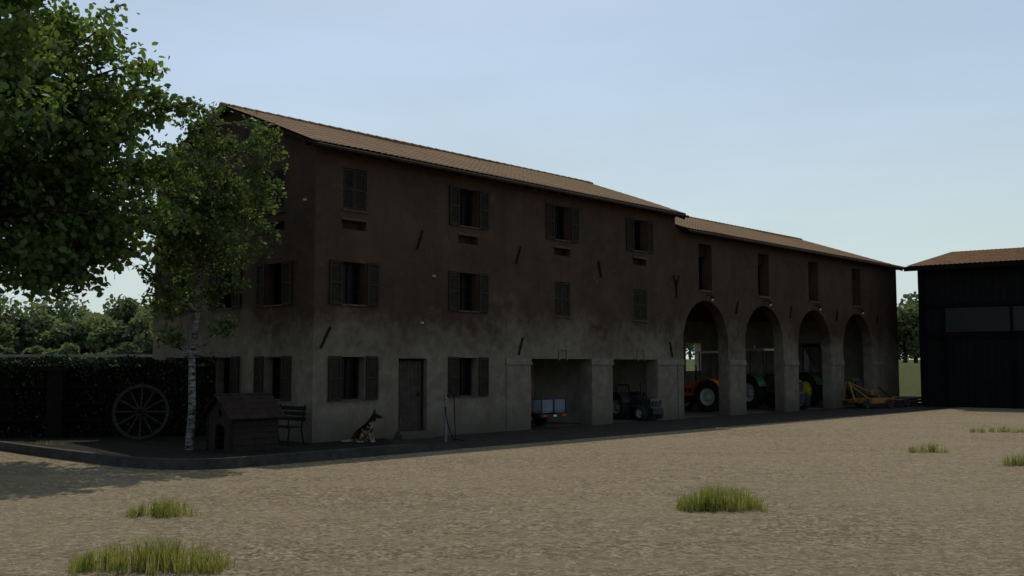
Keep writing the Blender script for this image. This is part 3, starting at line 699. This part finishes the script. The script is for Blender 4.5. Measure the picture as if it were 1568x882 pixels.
# ------------------------------------------------------------------ doghouse
dh=empty('doghouse',W(-2.98,-1.05,.05),ANG); m=MB(); DL,DW,DE,DR=1.25,1.0,.84,1.24
M_dw=simple('doghouse_boards',(.024,.018,.015),.85,.35,9,.1)
fr=MB(); fr.prism([(0,0),(DW,0),(DW,DE),(DW/2,DR),(0,DE)],'x',0,.05); fo=fr.obj('front',[M_dw])
c=MB(); c.prism([(.3,-.1),(.7,-.1),(.7,.5)]+[(.5+.2*math.cos(math.pi*i/10),.5+.12*math.sin(math.pi*i/10)) for i in range(1,10)]+[(.3,.5)],'x',-.2,.3)
cut(fo,c.obj('c',[])); c=MB(); c.prism([(.5+.08*math.cos(math.pi*i/8),.86+.08*math.sin(math.pi*i/8)) for i in range(16)],'x',-.2,.3)
cut(fo,c.obj('c',[])); fo.parent=dh
for i in range(6):
    z=i*DE/6; m.box(.05,DL,0,.03,z+.004,z+DE/6-.004,0); m.box(.05,DL,DW-.03,DW,z+.004,z+DE/6-.004,0)
m.prism([(0.03,0),(DW-.03,0),(DW-.03,DE),(DW/2,DR),(.03,DE)],'x',DL-.04,DL,0); m.box(.05,DL,.03,DW-.03,0,.03,0)
for y in(0,DW): m.box(-.02,.04,y-.03,y+.03,0,DE,1)
m.obj('walls',[M_dw,M_dwood],dh)
m=MB(); sld=(DR-DE)/(DW/2)
for side in(0,1):
    for k in range(5):
        a=-.16+k*.132; b=a+.15; za=DE+a*sld+.03; zb=DE+b*sld+.015
        y0,y1=(a,b) if side==0 else (DW-a,DW-b)
        m.hexa([(-.14,y0,za),(DL+.12,y0,za),(DL+.12,y1,zb),(-.14,y1,zb)],[(-.14,y0,za+.025),(DL+.12,y0,za+.025),(DL+.12,y1,zb+.025),(-.14,y1,zb+.025)],0)
m.tube((-.15,DW/2,DR+.04),(DL+.13,DW/2,DR+.04),.035,.035,8,0)
m.obj('roof',[simple('doghouse_shingles',(.026,.016,.013),.92,.35,7,.1)],dh)
# ------------------------------------------------------------------ garden bench
be=empty('garden_bench',W(-.75,.15,.05),ANG+R(-90)); m=MB()
for i in range(4): m.box(-.6,.6,-.28+i*.12,-.28+i*.12+.1,.43,.46,0)
for i in range(3): m.box(-.6,.6,.2,.23,.58+i*.13,.58+i*.13+.1,0)
for x in(-.52,.52):
    m.tube((x,-.25,0),(x,-.2,.42),.02,.02,6,1); m.tube((x,.24,0),(x,.15,.42),.02,.02,6,1); m.tube((x,.15,.42),(x,.26,.98),.02,.02,6,1); m.tube((x,-.25,.42),(x,-.22,.66),.02,.02,6,1); m.tube((x,-.26,.66),(x,.2,.68),.02,.02,6,1)
m.obj('slats_and_frame',[M_dwood,M_iron],be)
# ------------------------------------------------------------------ wagon wheel
ww=empty('wagon_wheel',(-9.8,27.0,.78)); m=MB(); RR=.74
def q(r,t,y): return (r*math.cos(t),y,r*math.sin(t))
for i in range(40):
    a,b=2*math.pi*i/40,2*math.pi*(i+1)/40
    m.hexa([q(RR-.09,a,-.04),q(RR-.09,b,-.04),q(RR-.09,b,.04),q(RR-.09,a,.04)],[q(RR-.01,a,-.04),q(RR-.01,b,-.04),q(RR-.01,b,.04),q(RR-.01,a,.04)],0)
    m.hexa([q(RR-.01,a,-.045),q(RR-.01,b,-.045),q(RR-.01,b,.045),q(RR-.01,a,.045)],[q(RR,a,-.045),q(RR,b,-.045),q(RR,b,.045),q(RR,a,.045)],1)
for i in range(12):
    t=2*math.pi*i/12; m.tube(q(.08,t,0),q(RR-.085,t,0),.032,.024,8,0)
m.tube((0,-.16,0),(0,.12,0),.11,.13,16,0); m.tube((0,-.2,0),(0,-.16,0),.06,.07,12,1)
o=m.obj('rim_spokes_hub',[simple('weathered_wheel_wood',(.034,.029,.025),.9,.35,9,.1),M_iron],ww); o.rotation_euler=(R(-8),0,R(6))
# ------------------------------------------------------------------ standpipe
sp=empty('standpipe',(-1.75,27.0,.0)); m=MB()
m.tube((0,0,0),(0,0,1.12),.045,.04,10,0); m.tube((0,0,1.12),(0,0,1.2),.055,.02,10,0); m.tube((0,0,.9),(.0,-.16,.9),.018,.018,6,1); m.tube((0,-.16,.9),(0,-.18,.82),.018,.018,6,1)
m.path([(0,-.18,.84),(.06,-.2,.5),(.2,-.15,.08),(.5,0,.03)],[.015]*4,6,1); m.path([(.02,0,1.15),(.1,.1,1.35),(.2,.3,1.2),(.24,.35,0)],[.014]*4,6,1)
m.obj('pipe_and_hose',[simple('pipe_paint',(.11,.105,.09),.7,.3,8),M_iron],sp)
# ------------------------------------------------------------------ dog (sitting german shepherd)
def dog():
    e=empty('dog',(-3.72,26.3,.005),R(-10),s=1.0)
    J={'pelvis':(-.27,0,.17,.13),'belly':(-.12,0,.28,.14),'chest':(.04,0,.41,.145),'wither':(.08,0,.50,.115),'neck':(.14,0,.61,.09),'head':(.19,0,.71,.085),'brow':(.25,0,.715,.066),'muz':(.32,0,.685,.044),'nose':(.385,0,.675,.032),
       'tail1':(-.39,.0,.08,.055),'tail2':(-.48,-.04,.055,.052),'tail3':(-.58,-.08,.05,.045),'tail4':(-.66,-.10,.05,.022)}
    E=[('pelvis','belly'),('belly','chest'),('chest','wither'),('wither','neck'),('neck','head'),('head','brow'),('brow','muz'),('muz','nose'),('pelvis','tail1'),('tail1','tail2'),('tail2','tail3'),('tail3','tail4')]
    for sg,n_ in((1,'l'),(-1,'r')):
        J.update({n_+'sh':(.11,sg*.10,.37,.065),n_+'el':(.08,sg*.10,.26,.048),n_+'wr':(.13,sg*.09,.13,.034),n_+'pa':(.145,sg*.09,.045,.032),n_+'to':(.205,sg*.093,.032,.032),
          n_+'hip':(-.23,sg*.11,.19,.105),n_+'kn':(-.05,sg*.17,.22,.068),n_+'ho':(-.24,sg*.155,.07,.038),n_+'hp':(-.14,sg*.165,.034,.034),n_+'ht':(-.03,sg*.17,.032,.034)})
        E+=[('chest',n_+'sh'),(n_+'sh',n_+'el'),(n_+'el',n_+'wr'),(n_+'wr',n_+'pa'),(n_+'pa',n_+'to'),('pelvis',n_+'hip'),(n_+'hip',n_+'kn'),(n_+'kn',n_+'ho'),(n_+'ho',n_+'hp'),(n_+'hp',n_+'ht')]
    K=list(J); me=bpy.data.meshes.new('dog_body'); me.from_pydata([J[k][:3] for k in K],[(K.index(a),K.index(b)) for a,b in E],[])
    o=bpy.data.objects.new('body',me); link(o,e)
    sk=o.modifiers.new('skin','SKIN'); 
    for i,k in enumerate(K): me.skin_vertices[0].data[i].radius=(J[k][3],J[k][3]); me.skin_vertices[0].data[i].use_root=(k=='pelvis')
    sk.use_smooth_shade=True; ss=o.modifiers.new('s','SUBSURF'); ss.levels=2; ss.render_levels=2
    n=N('shepherd_coat'); x,y,z=n.sep()
    nzz=n.noise(9,4,.6); k=n.math('ADD',n.math('MULTIPLY',x,-1.0),z); k=n.math('ADD',k,n.math('MULTIPLY_ADD',nzz,1.0,-.5))
    col=n.ramp(k,[(.30,(.18,.115,.07)),(.37,(.08,.048,.03)),(.41,(.007,.006,.006))])
    hd=n.ramp(x,[(.2,0),(.27,1)]); zz=n.ramp(z,[(.60,0),(.64,1)])
    col=n.mix(n.mix(1,hd,zz,'MULTIPLY'),col,(.016,.012,.010))
    low=n.ramp(z,[(.06,1),(.14,0)]); col=n.mix(low,col,(.26,.20,.145)); n.bump(n.noise(70,3),.6,.01)
    me.materials.append(n.fin(col,.9,.1))
    m=MB()
    for sg in(-1,1):
        b=Vector((.18,sg*.05,.76)); tip=Vector((.20,sg*.07,.905))
        m.add([b+Vector((-.005,-.04,-.01)),b+Vector((-.005,.04,-.01)),b+Vector((.035,0,-.01)),b+Vector((-.035,0,-.02)),tip],[(0,2,4),(2,1,4),(1,3,4),(3,0,4)],0)
        m.tube((.285,sg*.046,.73),(.295,sg*.05,.732),.011,.009,8,1)
    m.tube((.40,0,.685),(.415,0,.68),.022,.014,8,1)
    m.obj('ears_eyes_nose',[simple('dog_dark_fur',(.012,.010,.009),.9,.3,20),simple('dog_nose',(.006,.006,.006),.3,.1,9,bump=0)],e)
dog()
